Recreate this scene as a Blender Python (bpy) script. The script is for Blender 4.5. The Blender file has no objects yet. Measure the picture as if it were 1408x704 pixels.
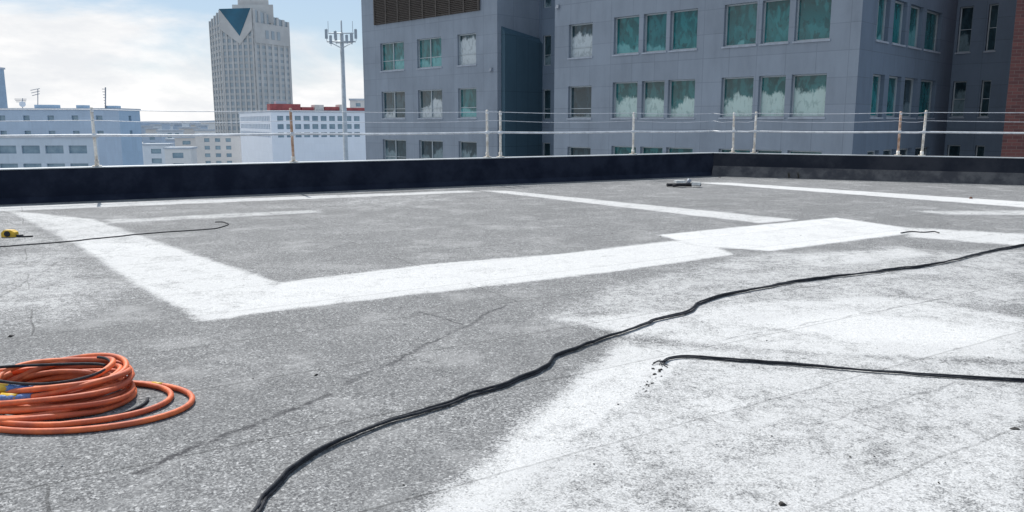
import bpy, math, random
import numpy as np
from mathutils import Vector, Matrix
R = math.radians
random.seed(7)
C = bpy.context.scene.collection
sc = bpy.context.scene
F = 1080.0; H = 1.6; TH = math.atan((352-168)/F)
ct, st = math.cos(TH), math.sin(TH)

# ---------------- camera ----------------
cam = bpy.data.cameras.new('camera'); camo = bpy.data.objects.new('camera', cam); C.objects.link(camo)
cam.sensor_width = 36; cam.lens = 36*F/1408; cam.clip_end = 20000; cam.clip_start = 0.05
camo.location = (0, 0, H); camo.rotation_euler = (math.pi/2-TH, 0, 0); sc.camera = camo
sc.view_settings.view_transform = 'Standard'; sc.view_settings.look = 'None'; sc.view_settings.exposure = 0

def ray(px, py):
    a = (px-704)/F; b = (352-py)/F
    return Vector((a, ct+b*st, -st+b*ct))
def gnd(px, py, z=0.0):
    d = ray(px, py); t = (z-H)/d.z
    return Vector((d.x*t, d.y*t, z))
def atY(px, py, Y):
    d = ray(px, py); t = Y/d.y
    return Vector((d.x*t, Y, H+d.z*t))
def u_of(px, O, d, z):
    k = (px-704)/F
    return (k*(O[1]*ct-(z-H)*st)-O[0])/(d[0]-k*d[1]*ct)
def proj(p):
    dep = p.y*ct-(p.z-H)*st; upc = p.y*st+(p.z-H)*ct
    return 704+F*p.x/dep, 352-F*upc/dep

# ---------------- materials ----------------
def nodes(name):
    m = bpy.data.materials.new(name); m.use_nodes = True
    nt = m.node_tree; b = nt.nodes['Principled BSDF']
    return m, nt, b
def N(nt, t, **kw):
    n = nt.nodes.new(t)
    for k, v in kw.items(): setattr(n, k, v)
    return n
def math_(nt, op, a, b=None, clamp=False):
    n = nt.nodes.new('ShaderNodeMath'); n.operation = op; n.use_clamp = clamp
    for i, v in enumerate((a, b)):
        if v is None: continue
        if isinstance(v, (int, float)): n.inputs[i].default_value = v
        else: nt.links.new(v, n.inputs[i])
    return n.outputs[0]
def noise(nt, vec, scale, detail=4, rough=.55, dist=0):
    n = nt.nodes.new('ShaderNodeTexNoise'); n.inputs['Scale'].default_value = scale
    n.inputs['Detail'].default_value = detail; n.inputs['Roughness'].default_value = rough
    n.inputs['Distortion'].default_value = dist
    if vec is not None: nt.links.new(vec, n.inputs['Vector'])
    return n.outputs['Fac']
def sstep(nt, v, a, b, c=0.0, d=1.0):
    n = nt.nodes.new('ShaderNodeMapRange'); n.interpolation_type = 'SMOOTHSTEP'
    nt.links.new(v, n.inputs[0])
    for i, x in zip((1, 2, 3, 4), (a, b, c, d)): n.inputs[i].default_value = x
    return n.outputs[0]
def mixc(nt, f, a, b, mode='MIX'):
    n = nt.nodes.new('ShaderNodeMix'); n.data_type = 'RGBA'; n.blend_type = mode
    for sck, v in ((n.inputs[0], f), (n.inputs[6], a), (n.inputs[7], b)):
        if isinstance(v, (int, float)): sck.default_value = v
        elif isinstance(v, tuple): sck.default_value = v+(1,) if len(v) == 3 else v
        else: nt.links.new(v, sck)
    return n.outputs[2]
def mat(name, col, rough=.7, metal=0, var=.25, scale=6, bump=0, col2=None, spec=.5):
    m, nt, b = nodes(name)
    tc = N(nt, 'ShaderNodeTexCoord').outputs['Object']
    n1 = noise(nt, tc, scale, 6, .65)
    f = sstep(nt, n1, .35, .65)
    c2 = col2 if col2 else tuple(x*(1-var) for x in col)
    nt.links.new(mixc(nt, f, col, c2), b.inputs['Base Color'])
    b.inputs['Roughness'].default_value = rough; b.inputs['Metallic'].default_value = metal
    b.inputs['Specular IOR Level'].default_value = spec
    if bump:
        bp = N(nt, 'ShaderNodeBump'); bp.inputs['Strength'].default_value = bump; bp.inputs['Distance'].default_value = .01
        nt.links.new(noise(nt, tc, scale*6, 3), bp.inputs['Height']); nt.links.new(bp.outputs[0], b.inputs['Normal'])
    return m
def panel_mat(name, col, bw, bh, joint=.8, var=.12, stain=.2):
    m, nt, b = nodes(name)
    uv = N(nt, 'ShaderNodeUVMap').outputs[0]
    br = N(nt, 'ShaderNodeTexBrick'); br.offset = 0; br.squash = 1
    nt.links.new(uv, br.inputs['Vector'])
    br.inputs['Scale'].default_value = 1; br.inputs['Brick Width'].default_value = bw; br.inputs['Row Height'].default_value = bh
    br.inputs['Mortar Size'].default_value = .018; br.inputs['Mortar Smooth'].default_value = .3
    br.inputs['Color1'].default_value = col+(1,); br.inputs['Color2'].default_value = tuple(x*(1-var) for x in col)+(1,)
    br.inputs['Mortar'].default_value = tuple(x*joint for x in col)+(1,)
    mp = N(nt, 'ShaderNodeMapping'); nt.links.new(uv, mp.inputs[0]); mp.inputs['Scale'].default_value = (1, .18, 1)
    s = sstep(nt, noise(nt, mp.outputs[0], 1.3, 7, .7), .35, .75, 0, stain)
    c1 = mixc(nt, s, br.outputs['Color'], tuple(x*.45 for x in col))
    s2 = sstep(nt, noise(nt, uv, .25, 5, .6), .35, .65, 0, stain*.8)
    nt.links.new(mixc(nt, s2, c1, tuple(min(1, x*1.35) for x in col)), b.inputs['Base Color'])
    b.inputs['Roughness'].default_value = .85; b.inputs['Specular IOR Level'].default_value = .3
    return m

def glass_mat(name, teal, pale, hgt, amt):
    # tinted glazing with blinds / pale reflections painted into the colour of the lower part; differs from pane to pane. UV.y runs 0..1 up the pane
    m, nt, b = nodes(name)
    uv = N(nt, 'ShaderNodeUVMap').outputs[0]
    rnd = N(nt, 'ShaderNodeObjectInfo').outputs['Random']
    sep = N(nt, 'ShaderNodeSeparateXYZ'); nt.links.new(uv, sep.inputs[0])
    rc = N(nt, 'ShaderNodeCombineXYZ'); nt.links.new(math_(nt, 'MULTIPLY', rnd, 37), rc.inputs[0])
    va = N(nt, 'ShaderNodeVectorMath'); va.operation = 'ADD'; nt.links.new(uv, va.inputs[0]); nt.links.new(rc.outputs[0], va.inputs[1]); uvr = va.outputs[0]
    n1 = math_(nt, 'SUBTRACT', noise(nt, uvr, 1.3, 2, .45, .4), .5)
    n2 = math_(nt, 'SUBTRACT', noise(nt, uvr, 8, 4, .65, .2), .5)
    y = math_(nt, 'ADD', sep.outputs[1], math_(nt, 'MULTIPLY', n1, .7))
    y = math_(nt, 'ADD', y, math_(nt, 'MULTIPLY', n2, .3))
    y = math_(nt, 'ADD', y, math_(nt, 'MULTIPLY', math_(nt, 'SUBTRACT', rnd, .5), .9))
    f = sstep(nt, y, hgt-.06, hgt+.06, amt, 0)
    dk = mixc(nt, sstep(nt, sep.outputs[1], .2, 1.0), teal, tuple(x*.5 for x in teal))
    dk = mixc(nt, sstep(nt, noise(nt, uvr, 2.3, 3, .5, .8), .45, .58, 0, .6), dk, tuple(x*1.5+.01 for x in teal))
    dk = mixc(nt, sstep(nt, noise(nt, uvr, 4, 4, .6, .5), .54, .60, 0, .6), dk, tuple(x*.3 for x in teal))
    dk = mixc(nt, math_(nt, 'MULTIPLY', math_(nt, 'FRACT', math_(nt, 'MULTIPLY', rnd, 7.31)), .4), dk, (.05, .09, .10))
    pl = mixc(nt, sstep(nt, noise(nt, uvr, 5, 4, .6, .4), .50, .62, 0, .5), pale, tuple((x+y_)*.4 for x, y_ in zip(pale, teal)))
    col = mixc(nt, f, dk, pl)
    nt.links.new(col, b.inputs['Base Color'])
    b.inputs['Roughness'].default_value = .05
    b.inputs['Specular IOR Level'].default_value = .5
    return m

# ---------------- mesh helper ----------------
class MB:
    def __init__(s): s.v = []; s.f = []; s.uv = []; s.sm = []
    def face(s, pts, uv=None, smooth=False):
        i = len(s.v); s.v += [Vector(p) for p in pts]; s.f.append(tuple(range(i, i+len(pts))))
        s.uv.append(uv if uv else [(p[0]+p[1], p[2]) for p in pts]); s.sm.append(smooth)
    def hexa(s, b, t):
        n = len(b)
        s.face(list(reversed(b))); s.face(t)
        u = 0
        for i in range(n):
            j = (i+1) % n; L = (Vector(b[j])-Vector(b[i])).length
            s.face([b[i], b[j], t[j], t[i]], [(u, b[i][2]), (u+L, b[j][2]), (u+L, t[j][2]), (u, t[i][2])]); u += L
    def box(s, c, sx, sy, sz, M=None, rz=0):
        M = M or Matrix.Rotation(rz, 3, 'Z')
        c = Vector(c); P = lambda a, b_, d: c+M @ Vector((a*sx/2, b_*sy/2, d*sz/2))
        s.hexa([P(-1, -1, -1), P(1, -1, -1), P(1, 1, -1), P(-1, 1, -1)], [P(-1, -1, 1), P(1, -1, 1), P(1, 1, 1), P(-1, 1, 1)])
    def tube(s, pts, r, seg=10, cap=True):
        pts = [Vector(p) for p in pts]; n = len(pts)
        rs = r if isinstance(r, (list, tuple)) else [r]*n
        i0 = len(s.v); nrm = None
        for k, p in enumerate(pts):
            t = (pts[min(k+1, n-1)]-pts[max(k-1, 0)])
            if t.length < 1e-9: t = Vector((0, 0, 1))
            t.normalize()
            if nrm is None:
                nrm = t.orthogonal().normalized()
            else:
                nrm = (nrm-t*nrm.dot(t))
                nrm = nrm.normalized() if nrm.length > 1e-6 else t.orthogonal().normalized()
            bn = t.cross(nrm)
            for q in range(seg):
                a = 2*math.pi*q/seg
                s.v.append(p+(nrm*math.cos(a)+bn*math.sin(a))*rs[k])
        for k in range(n-1):
            for q in range(seg):
                q2 = (q+1) % seg
                s.f.append((i0+k*seg+q, i0+k*seg+q2, i0+(k+1)*seg+q2, i0+(k+1)*seg+q)); s.uv.append([(0, 0)]*4); s.sm.append(True)
        if cap:
            s.f.append(tuple(i0+q for q in reversed(range(seg)))); s.uv.append([(0, 0)]*seg); s.sm.append(False)
            s.f.append(tuple(i0+(n-1)*seg+q for q in range(seg))); s.uv.append([(0, 0)]*seg); s.sm.append(False)
    def build(s, name, m, parent=None, origin=None):
        o0 = Vector(origin) if origin is not None else Vector((0, 0, 0))
        me = bpy.data.meshes.new(name); me.from_pydata([v-o0 for v in s.v], [], s.f)
        uvl = me.uv_layers.new(name='UVMap'); k = 0
        for f in s.uv:
            for c in f: uvl.data[k].uv = c; k += 1
        me.polygons.foreach_set('use_smooth', s.sm)
        me.materials.append(m); me.update()
        o = bpy.data.objects.new(name, me); C.objects.link(o)
        if parent is not None: o.parent = parent
        elif origin is not None: o.location = o0
        return o
def tag(o, label=None, cat=None, group=None, kind=None):
    if label: o['label'] = label
    if cat: o['category'] = cat
    if group: o['group'] = group
    if kind: o['kind'] = kind
    return o
def thing(name, loc, label, cat, group=None):
    o = bpy.data.objects.new(name, None); o.location = loc; o.empty_display_size = .2; C.objects.link(o)
    return tag(o, label, cat, group)
def catmull(P, n=8):
    P = [Vector(p) for p in P]; out = []
    Q = [P[0]*2-P[1]]+P+[P[-1]*2-P[-2]]
    for i in range(1, len(Q)-2):
        a, b, c, d = Q[i-1:i+3]
        for k in range(n):
            t = k/n
            out.append(.5*((2*b)+(c-a)*t+(2*a-5*b+4*c-d)*t*t+(3*b-a-3*c+d)*t**3))
    out.append(P[-1]); return out

# ---------------- world, sun ----------------
SUN_AZ = math.atan2(-0.45, 0.89)
SUN_EL = R(50)
w = bpy.data.worlds.new('World'); sc.world = w; w.use_nodes = True
nt = w.node_tree; bg = nt.nodes['Background']
sky = N(nt, 'ShaderNodeTexSky'); sky.sky_type = 'NISHITA'; sky.sun_disc = False
sky.sun_elevation = SUN_EL; sky.sun_rotation = SUN_AZ; sky.air_density = 1.0; sky.dust_density = .8; sky.ozone_density = 1.6
tc = N(nt, 'ShaderNodeTexCoord').outputs['Generated']
mp = N(nt, 'ShaderNodeMapping'); nt.links.new(tc, mp.inputs[0]); mp.inputs['Scale'].default_value = (1, 1, 3.0); mp.inputs['Location'].default_value = (1.35, .75, .1)
cn = noise(nt, mp.outputs[0], 3.2, 10, .56, .35)
sepz = N(nt, 'ShaderNodeSeparateXYZ'); nt.links.new(tc, sepz.inputs[0])
low = sstep(nt, sepz.outputs[2], 0.0, .17, .18, -.05)
lft = sstep(nt, sepz.outputs[0], -.55, -.25, .10, -.04)
cf = sstep(nt, math_(nt, 'ADD', math_(nt, 'ADD', cn, low), lft), .40, .62)
shade = sstep(nt, noise(nt, mp.outputs[0], 7, 6, .6), .35, .65)
cc = mixc(nt, shade, (9.0, 9.2, 9.5), (11.2, 11.1, 11.0))
nt.links.new(mixc(nt, cf, mixc(nt, .55, sky.outputs[0], (5.2, 7.1, 9.3)), cc), bg.inputs['Color'])
bg.inputs['Strength'].default_value = .095
sun = bpy.data.lights.new('sun', 'SUN'); suno = bpy.data.objects.new('sun', sun); C.objects.link(suno)
sun.energy = 5.0; sun.angle = R(.5); sun.color = (1, .97, .92)
sd = Vector((math.sin(SUN_AZ)*math.cos(SUN_EL), math.cos(SUN_AZ)*math.cos(SUN_EL), math.sin(SUN_EL)))
suno.rotation_euler = sd.to_track_quat('Z', 'Y').to_euler(); suno.location = (0, 0, 40)

# ---------------- parapet lines ----------------
G0 = gnd(0, 281); G1 = gnd(980, 241.5); G2 = gnd(1408, 254)
dL = (G1-G0).normalized(); dR = (G2-G1).normalized()
nL = Vector((-dL.y, dL.x, 0)); nR = Vector((-dR.y, dR.x, 0))
PL0 = G0-dL*14; PR1 = G2+dR*9
def miter(off):
    a = G1+nL*off; b = G1+nR*off
    den = dL.x*dR.y-dL.y*dR.x; t = ((b.x-a.x)*dR.y-(b.y-a.y)*dR.x)/den
    return a+dL*t

# ---------------- roof deck ----------------
def arr(lo, f0, f1, hi, step, co):
    return np.concatenate([np.arange(lo, f0, co), np.arange(f0, f1, step), np.arange(f1, hi+co, co)])
xs = arr(-30, -12.5, 14.5, 26, .05, .7); ys = arr(-14, 2.4, 25.2, 26, .05, .7)
XX, YY = np.meshgrid(xs, ys); P = np.stack([XX.ravel(), YY.ravel()], 1)
def sdpoly(poly):
    V = np.array([[p.x, p.y] for p in poly]); n = len(V)
    d = np.full(len(P), 1e9); ins = np.zeros(len(P), bool)
    for i in range(n):
        a = V[i]; b = V[(i+1) % n]; e = b-a; wv = P-a
        t = np.clip((wv@e)/(e@e), 0, 1); q = wv-t[:, None]*e
        d = np.minimum(d, (q**2).sum(1))
        cond = (a[1] > P[:, 1]) != (b[1] > P[:, 1])
        with np.errstate(divide='ignore', invalid='ignore'):
            xi = (b[0]-a[0])*(P[:, 1]-a[1])/(b[1]-a[1])+a[0]
        ins ^= cond & (P[:, 0] < xi)
    d = np.sqrt(d); return np.where(ins, d, -d)
B0 = .09
cov = np.full(len(P), B0)
polys = [
 ([(8,289),(130,301),(255,345),(330,372),(215,392),(150,362)], .50, .09),
 ([(95,330),(230,337),(385,388),(330,436),(278,442),(190,395)], .58, .08),
 ([(278,442),(385,388),(600,362),(760,350),(905,333),(960,328),(1010,350),(850,373),(600,402),(400,425)], .63, .07),
 ([(905,323),(1150,299),(1245,313),(1250,321),(1060,345),(960,338)], .78, .09),
 ([(1235,312),(1420,322),(1420,340),(1250,326)], .58, .15),
 ([(140,302),(440,288),(445,292),(150,307)], .42, .14),
 ([(-60,286),(640,262),(662,264),(-60,293)], .54, .12),
 ([(660,262),(695,262),(1098,302),(1045,307)], .55, .10),
 ([(955,251),(1000,251),(1420,278),(1420,286)], .66, .12),
 ([(1250,290),(1420,289),(1420,296),(1300,295)], .48, .2),
 ([(745,436),(830,396),(1000,355),(1060,347),(1420,345),(1420,420),(930,430),(860,462)], .38, .22),
 ([(1080,352),(1240,338),(1300,352),(1120,372)], .50, .25),
 ([(748,437),(930,424),(1060,412),(1240,405),(1420,440),(1420,498),(1150,490),(1000,478),(862,462)], .52, .14),
 ([(960,440),(1150,418),(1420,452),(1420,492),(1150,478)], .64, .4),
 ([(850,466),(1000,480),(1420,500),(1420,760),(500,760),(570,704)], .46, .09),
 ([(850,470),(975,484),(800,610),(700,704),(620,760),(510,760),(573,704)], .57, .12),
 ([(880,520),(1250,530),(1150,600),(850,650)], .54, .6),
 ([(-60,352),(100,345),(172,402),(95,440),(-60,445)], .35, .4),
 ([(-60,292),(20,292),(200,395),(150,400),(90,350),(-60,330)], .28, .3),
 ([(480,268),(640,264),(600,285),(440,290)], .24, .5),
]
for pl, cv, soft in polys:
    s_ = sdpoly([gnd(*p) for p in pl]); f = np.clip(.5+s_/(2*soft), 0, 1); f = f*f*(3-2*f)
    cov = np.maximum(cov, B0+(cv-B0)*f)
cracks = [((170,655),(462,537)), ((470,532),(700,418)), ((578,428),(642,446)), ((0,410),(95,352)), ((1090,592),(1340,520)), ((600,300),(420,352)), ((980,470),(1300,410)), ((60,704),(175,652))]
cattr = []
for a, b in cracks:
    a = gnd(*a); b = gnd(*b); a2 = np.array([a.x, a.y]); e = np.array([b.x-a.x, b.y-a.y]); L = np.linalg.norm(e); e /= L
    wv = P-a2; al = wv@e; pp = wv[:, 0]*(-e[1])+wv[:, 1]*e[0]
    cattr.append(np.where((al > 0) & (al < L), pp, 1.0))
nx, ny = len(xs), len(ys)
idx = np.arange(nx*ny).reshape(ny, nx)
q = np.stack([idx[:-1, :-1].ravel(), idx[:-1, 1:].ravel(), idx[1:, 1:].ravel(), idx[1:, :-1].ravel()], 1)
cen = P[q].mean(1)
ins = ((cen-np.array([G1.x, G1.y]))@np.array([nL.x, nL.y]) < .12) & ((cen-np.array([G1.x, G1.y]))@np.array([nR.x, nR.y]) < .12)
q = q[ins]
co = np.concatenate([P, np.zeros((len(P), 1))], 1)
me = bpy.data.meshes.new('roof_deck')
me.vertices.add(len(co)); me.vertices.foreach_set('co', co.ravel())
me.loops.add(q.size); me.loops.foreach_set('vertex_index', q.ravel().astype(np.int32))
me.polygons.add(len(q)); me.polygons.foreach_set('loop_start', np.arange(0, q.size, 4, dtype=np.int32))
me.update(calc_edges=True)
def addattr(n, v):
    a = me.attributes.new(n, 'FLOAT', 'POINT'); a.data.foreach_set('value', v.astype(np.float32))
addattr('cov', cov)
for i, c_ in enumerate(cattr): addattr('crack%d' % i, c_)
m, nt, b = nodes('roof_membrane')
tc = N(nt, 'ShaderNodeTexCoord').outputs['Object']
def A(n):
    a = N(nt, 'ShaderNodeAttribute'); a.attribute_name = n; return a.outputs['Fac']
def sub5(x, k): return math_(nt, 'MULTIPLY', math_(nt, 'SUBTRACT', x, .5), k)
pa, pb = gnd(278, 442), gnd(1010, 350)
mpv = N(nt, 'ShaderNodeMapping'); nt.links.new(tc, mpv.inputs[0]); mpv.inputs['Rotation'].default_value = (0, 0, -math.atan2(pb.y-pa.y, pb.x-pa.x))
roll = N(nt, 'ShaderNodeTexBrick'); roll.inputs['Scale'].default_value = 1; roll.inputs['Brick Width'].default_value = 7.5; roll.inputs['Row Height'].default_value = .98
roll.inputs['Mortar Size'].default_value = .010; roll.inputs['Mortar Smooth'].default_value = .4
wv_ = N(nt, 'ShaderNodeVectorMath'); wv_.operation = 'ADD'; nt.links.new(mpv.outputs[0], wv_.inputs[0])
nz = N(nt, 'ShaderNodeTexNoise'); nz.inputs['Scale'].default_value = 2.5; nz.inputs['Detail'].default_value = 4; nt.links.new(tc, nz.inputs['Vector'])
sc_ = N(nt, 'ShaderNodeVectorMath'); sc_.operation = 'SCALE'; sc_.inputs['Scale'].default_value = .045; nt.links.new(nz.outputs['Color'], sc_.inputs[0]); nt.links.new(sc_.outputs[0], wv_.inputs[1])
nt.links.new(wv_.outputs[0], roll.inputs['Vector'])
roll.inputs['Color1'].default_value = (1, 1, 1, 1); roll.inputs['Color2'].default_value = (.88, .88, .88, 1); roll.inputs['Mortar'].default_value = (.5, .5, .5, 1)
n_big = noise(nt, tc, .55, 5, .6, .4); n_mid = noise(nt, tc, 2.3, 7, .7, .5); n_fine = noise(nt, tc, 13, 6, .75)
n_gr2 = noise(nt, tc, 48, 4, .8)
vg = N(nt, 'ShaderNodeTexVoronoi'); vg.inputs['Scale'].default_value = 135; nt.links.new(tc, vg.inputs['Vector'])
sx = N(nt, 'ShaderNodeSeparateColor'); nt.links.new(vg.outputs['Color'], sx.inputs[0]); n_gr = sx.outputs[0]; n_gb = sx.outputs[1]
vg2 = N(nt, 'ShaderNodeTexVoronoi'); vg2.inputs['Scale'].default_value = 85; nt.links.new(tc, vg2.inputs['Vector'])
sx2 = N(nt, 'ShaderNodeSeparateColor'); nt.links.new(vg2.outputs['Color'], sx2.inputs[0])
pn = math_(nt, 'ADD', sub5(n_mid, .85), sub5(n_fine, .85))
pn = math_(nt, 'ADD', pn, sub5(n_gr2, .65)); pn = math_(nt, 'ADD', pn, sub5(n_gr, .22))
tot = math_(nt, 'ADD', A('cov'), pn)
paint = sstep(nt, tot, .14, .68)
base = mixc(nt, n_gr, (.075, .077, .08), (.41, .412, .412))  # granule tones, contrast widened to stand in for grain shadows
base = mixc(nt, sstep(nt, sx2.outputs[1], .86, .93, 0, .8), base, (.62, .62, .615))
base = mixc(nt, sstep(nt, sx2.outputs[2], .82, .92, 0, .8), base, (.05, .05, .055))
base = mixc(nt, sstep(nt, n_gr2, .42, .60, .45, 0), base, (.12, .122, .125))
base = mixc(nt, sstep(nt, n_fine, .40, .60, .30, 0), base, (.13, .132, .135))
base = mixc(nt, sstep(nt, n_big, .38, .66, 0, .35), base, (.14, .142, .144))
base = mixc(nt, sstep(nt, noise(nt, tc, 1.3, 8, .75), .48, .68, 0, .40), base, (.44, .44, .438))
base = mixc(nt, .8, base, mixc(nt, 1.0, base, roll.outputs['Color'], 'MULTIPLY'))
wht = mixc(nt, sstep(nt, n_gr2, .40, .62, 0, .5), (.73, .73, .725), (.46, .465, .47))
wht = mixc(nt, sstep(nt, n_fine, .45, .7, 0, .5), wht, (.46, .465, .47))
wht = mixc(nt, sstep(nt, n_mid, .46, .66, 0, .4), wht, (.44, .44, .445))
wht = mixc(nt, sstep(nt, n_gb, .84, .92, 0, .5), wht, (.3, .3, .3))
wht = mixc(nt, .5, wht, mixc(nt, 1.0, wht, roll.outputs['Color'], 'MULTIPLY'))
col = mixc(nt, math_(nt, 'MULTIPLY', paint, .94), base, wht)
vo = N(nt, 'ShaderNodeTexVoronoi'); vo.inputs['Scale'].default_value = 3.2; nt.links.new(tc, vo.inputs['Vector'])
fl = sstep(nt, math_(nt, 'ADD', vo.outputs['Distance'], math_(nt, 'MULTIPLY', n_fine, .1)), .05, .085, .8, 0)
fl = math_(nt, 'MULTIPLY', fl, sstep(nt, n_mid, .45, .55))
col = mixc(nt, fl, col, (.06, .055, .05))
cm = None
wob = sub5(noise(nt, tc, 3, 6, .65), .20)
for i in range(len(cracks)):
    wd = (.045, .034, .024, .022, .018, .02, .018, .025)[i]
    a_ = math_(nt, 'ABSOLUTE', math_(nt, 'ADD', A('crack%d' % i), wob))
    k_ = sstep(nt, a_, wd*.15, wd, (.85, .7, .7, .45, .4, .35, .4, .35)[i], 0)
    cm = k_ if cm is None else math_(nt, 'MAXIMUM', cm, k_)
cm = math_(nt, 'MULTIPLY', cm, sstep(nt, math_(nt, 'ADD', noise(nt, tc, 7, 5, .7), sub5(n_gr2, .9)), .36, .54))
col = mixc(nt, cm, col, (.035, .035, .04))
nt.links.new(col, b.inputs['Base Color']); b.inputs['Roughness'].default_value = .9; b.inputs['Specular IOR Level'].default_value = .25
bp = N(nt, 'ShaderNodeBump'); bp.inputs['Strength'].default_value = .6; bp.inputs['Distance'].default_value = .006
nt.links.new(math_(nt, 'ADD', math_(nt, 'MULTIPLY', n_gr, .5), n_gr2), bp.inputs['Height']); nt.links.new(bp.outputs[0], b.inputs['Normal'])
me.materials.append(m)
deck = bpy.data.objects.new('roof_deck', me); C.objects.link(deck); tag(deck, kind='structure')

# ---------------- parapets ----------------
m_dark = mat('dark_membrane', (.006, .010, .023), .85, 0, .5, 1.5, .3, (.018, .024, .042), .2)
m_grey = mat('grey_membrane', (.015, .019, .030), .85, 0, .4, 1.2, .3, (.036, .040, .052), .2)
m_flash = mat('grey_flashing', (.055, .057, .066), .85, 0, .4, 2.5, .4, (.12, .12, .125), .2)
m_cap = mat('metal_coping', (.40, .43, .46), .5, .1, .3, 2)
TW = .36; PH = .69
def parapet(name, label, A0, A1, A0o, A1o, mw, dirv, nrm, flash):
    root = thing(name, (A0+A1)/2, label, 'parapet wall')
    o = root.location
    def up(p, z): return Vector((p.x, p.y, z))
    b_ = MB(); b_.hexa([up(A0, -3), up(A1, -3), up(A1o, -3), up(A0o, -3)], [up(A0, PH-.02), up(A1, PH-.02), up(A1o, PH-.02), up(A0o, PH-.02)]); b_.build('wall', mw, root, o)
    c_ = MB(); i = -nrm*.02; e = nrm*.03
    c_.hexa([up(A0+i, PH-.018), up(A1+i, PH-.018), up(A1o+e, PH-.018), up(A0o+e, PH-.018)], [up(A0+i, PH), up(A1+i, PH), up(A1o+e, PH), up(A0o+e, PH)]); c_.build('coping', m_cap, root, o)
    f_ = MB(); h, wv = flash
    k0 = -nrm*.004; k1 = -nrm*wv
    f_.hexa([up(A0+k1, .003), up(A1+k1, .003), up(A1+k0, .003), up(A0+k0, .003)], [up(A0+k0*1.5, h), up(A1+k0*1.5, h), up(A1+k0, h), up(A0+k0, h)]); f_.build('base_flashing', m_dark if mw is m_dark else m_flash, root, o)
    return root
Mo = miter(TW)
parapet('parapet_wall', 'long low black membrane parapet running left across the roof edge', PL0, G1, PL0+nL*TW, Mo, m_dark, dL, nL, (.12, .1))
parapet('parapet_wall', 'low dark grey parapet with paler sloped base, right of the roof corner', G1, PR1, Mo, PR1+nR*TW, m_grey, dR, nR, (.3, .16))

# ---------------- guardrails ----------------
m_galv = mat('galvanised_rail', (.72, .74, .77), .45, 0, .3, 5, 0, (.52, .54, .57))
m_post = mat('weathered_post', (.86, .83, .77), .6, 0, .3, 7, .2, (.55, .49, .42))
m_rust = mat('rusty_post', (.70, .52, .42), .75, 0, .3, 7, .2, (.36, .2, .12))
m_wire = mat('steel_wire', (.6, .63, .68), .5, .1, .2, 8)
def guard(label, O, d, pxs, uend0, uend1, rust):
    mid = O+d*((uend0+uend1)/2)
    root = thing('guardrail', (mid.x, mid.y, PH), label, 'guardrail'); o = root.location
    us = []
    for px in pxs:
        u = u_of(px, O, d, 1.3); us.append(u); p = O+d*u
        b_ = MB(); hh = 1.9+random.uniform(-.03, .03); lean = Vector((random.uniform(-.02, .02), 0, 0))
        b_.tube([Vector((p.x, p.y, PH+.02)), Vector((p.x, p.y, 1.3))+lean*.5, Vector((p.x, p.y, hh))+lean, Vector((p.x, p.y, hh+.012))+lean], [.031, .031, .031, .022], 10)
        po = b_.build('post', m_rust if px in rust else m_post, root, o)
        if px in rust: po['label'] = 'rusty brown guardrail post'
        ang = math.atan2(d.y, d.x)
        c_ = MB(); c_.box((p.x, p.y, PH+.012), .18, .14, .02, rz=ang); c_.build('base_plate', m_post, po, o)
        c_ = MB(); c_.tube([(p.x, p.y, PH+.023), (p.x, p.y, PH+.13)], .044, 10); c_.build('socket', m_post, po, o)
        k_ = MB(); k_.box((p.x, p.y, 1.335), .08, .11, .085, rz=ang); k_.build('clamp', m_galv, po, o)
        k_ = MB(); k_.box((p.x, p.y, hh-.06), .05, .08, .05, rz=ang); k_.build('wire_clip', m_galv, po, o)
    def run(z, r, sag, name, m_, off=0, seg=8):
        pts = []; L = uend1-uend0; n = 60
        allu = sorted(us+[uend0, uend1])
        for i in range(n+1):
            u = uend0+L*i/n
            lo = max([x for x in allu if x <= u+1e-6]); hi_ = min([x for x in allu if x >= u-1e-6]); s_ = 0
            if hi_-lo > .5: tt = (u-lo)/(hi_-lo); s_ = 4*tt*(1-tt)*sag
            p = O+d*u; pts.append(Vector((p.x-off*d.y, p.y+off*d.x, z-s_)))
        b_ = MB(); b_.tube(pts, r, seg); b_.build(name, m_, root, o)
    run(1.335, .026, .02, 'rail', m_galv, -.05)
    run(1.86, .008, .03, 'wire', m_wire, -.035, 6)
    run(1.64, .006, .05, 'wire', m_wire, -.035, 6)
OL = miter(.2); OR = miter(.2)
guard('white pipe guardrail with thin wires on the black parapet left of the corner', OL, dL, [130, 402, 670, 688, 871], -30, -.02, (402,))
guard('white pipe guardrail with four posts on the dark grey parapet right of the corner', OR, dR, [1009, 1038, 1237, 1270], .02, 15, (1237,))

# ---------------- city ground ----------------
b_ = MB(); b_.face([(-9000, -9000, -32), (9000, -9000, -32), (9000, 12000, -32), (-9000, 12000, -32)])
tag(b_.build('city_ground', mat('city_ground', (.22, .24, .27), .9, 0, .4, .01, 0, (.32, .34, .36))), kind='structure')

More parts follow.
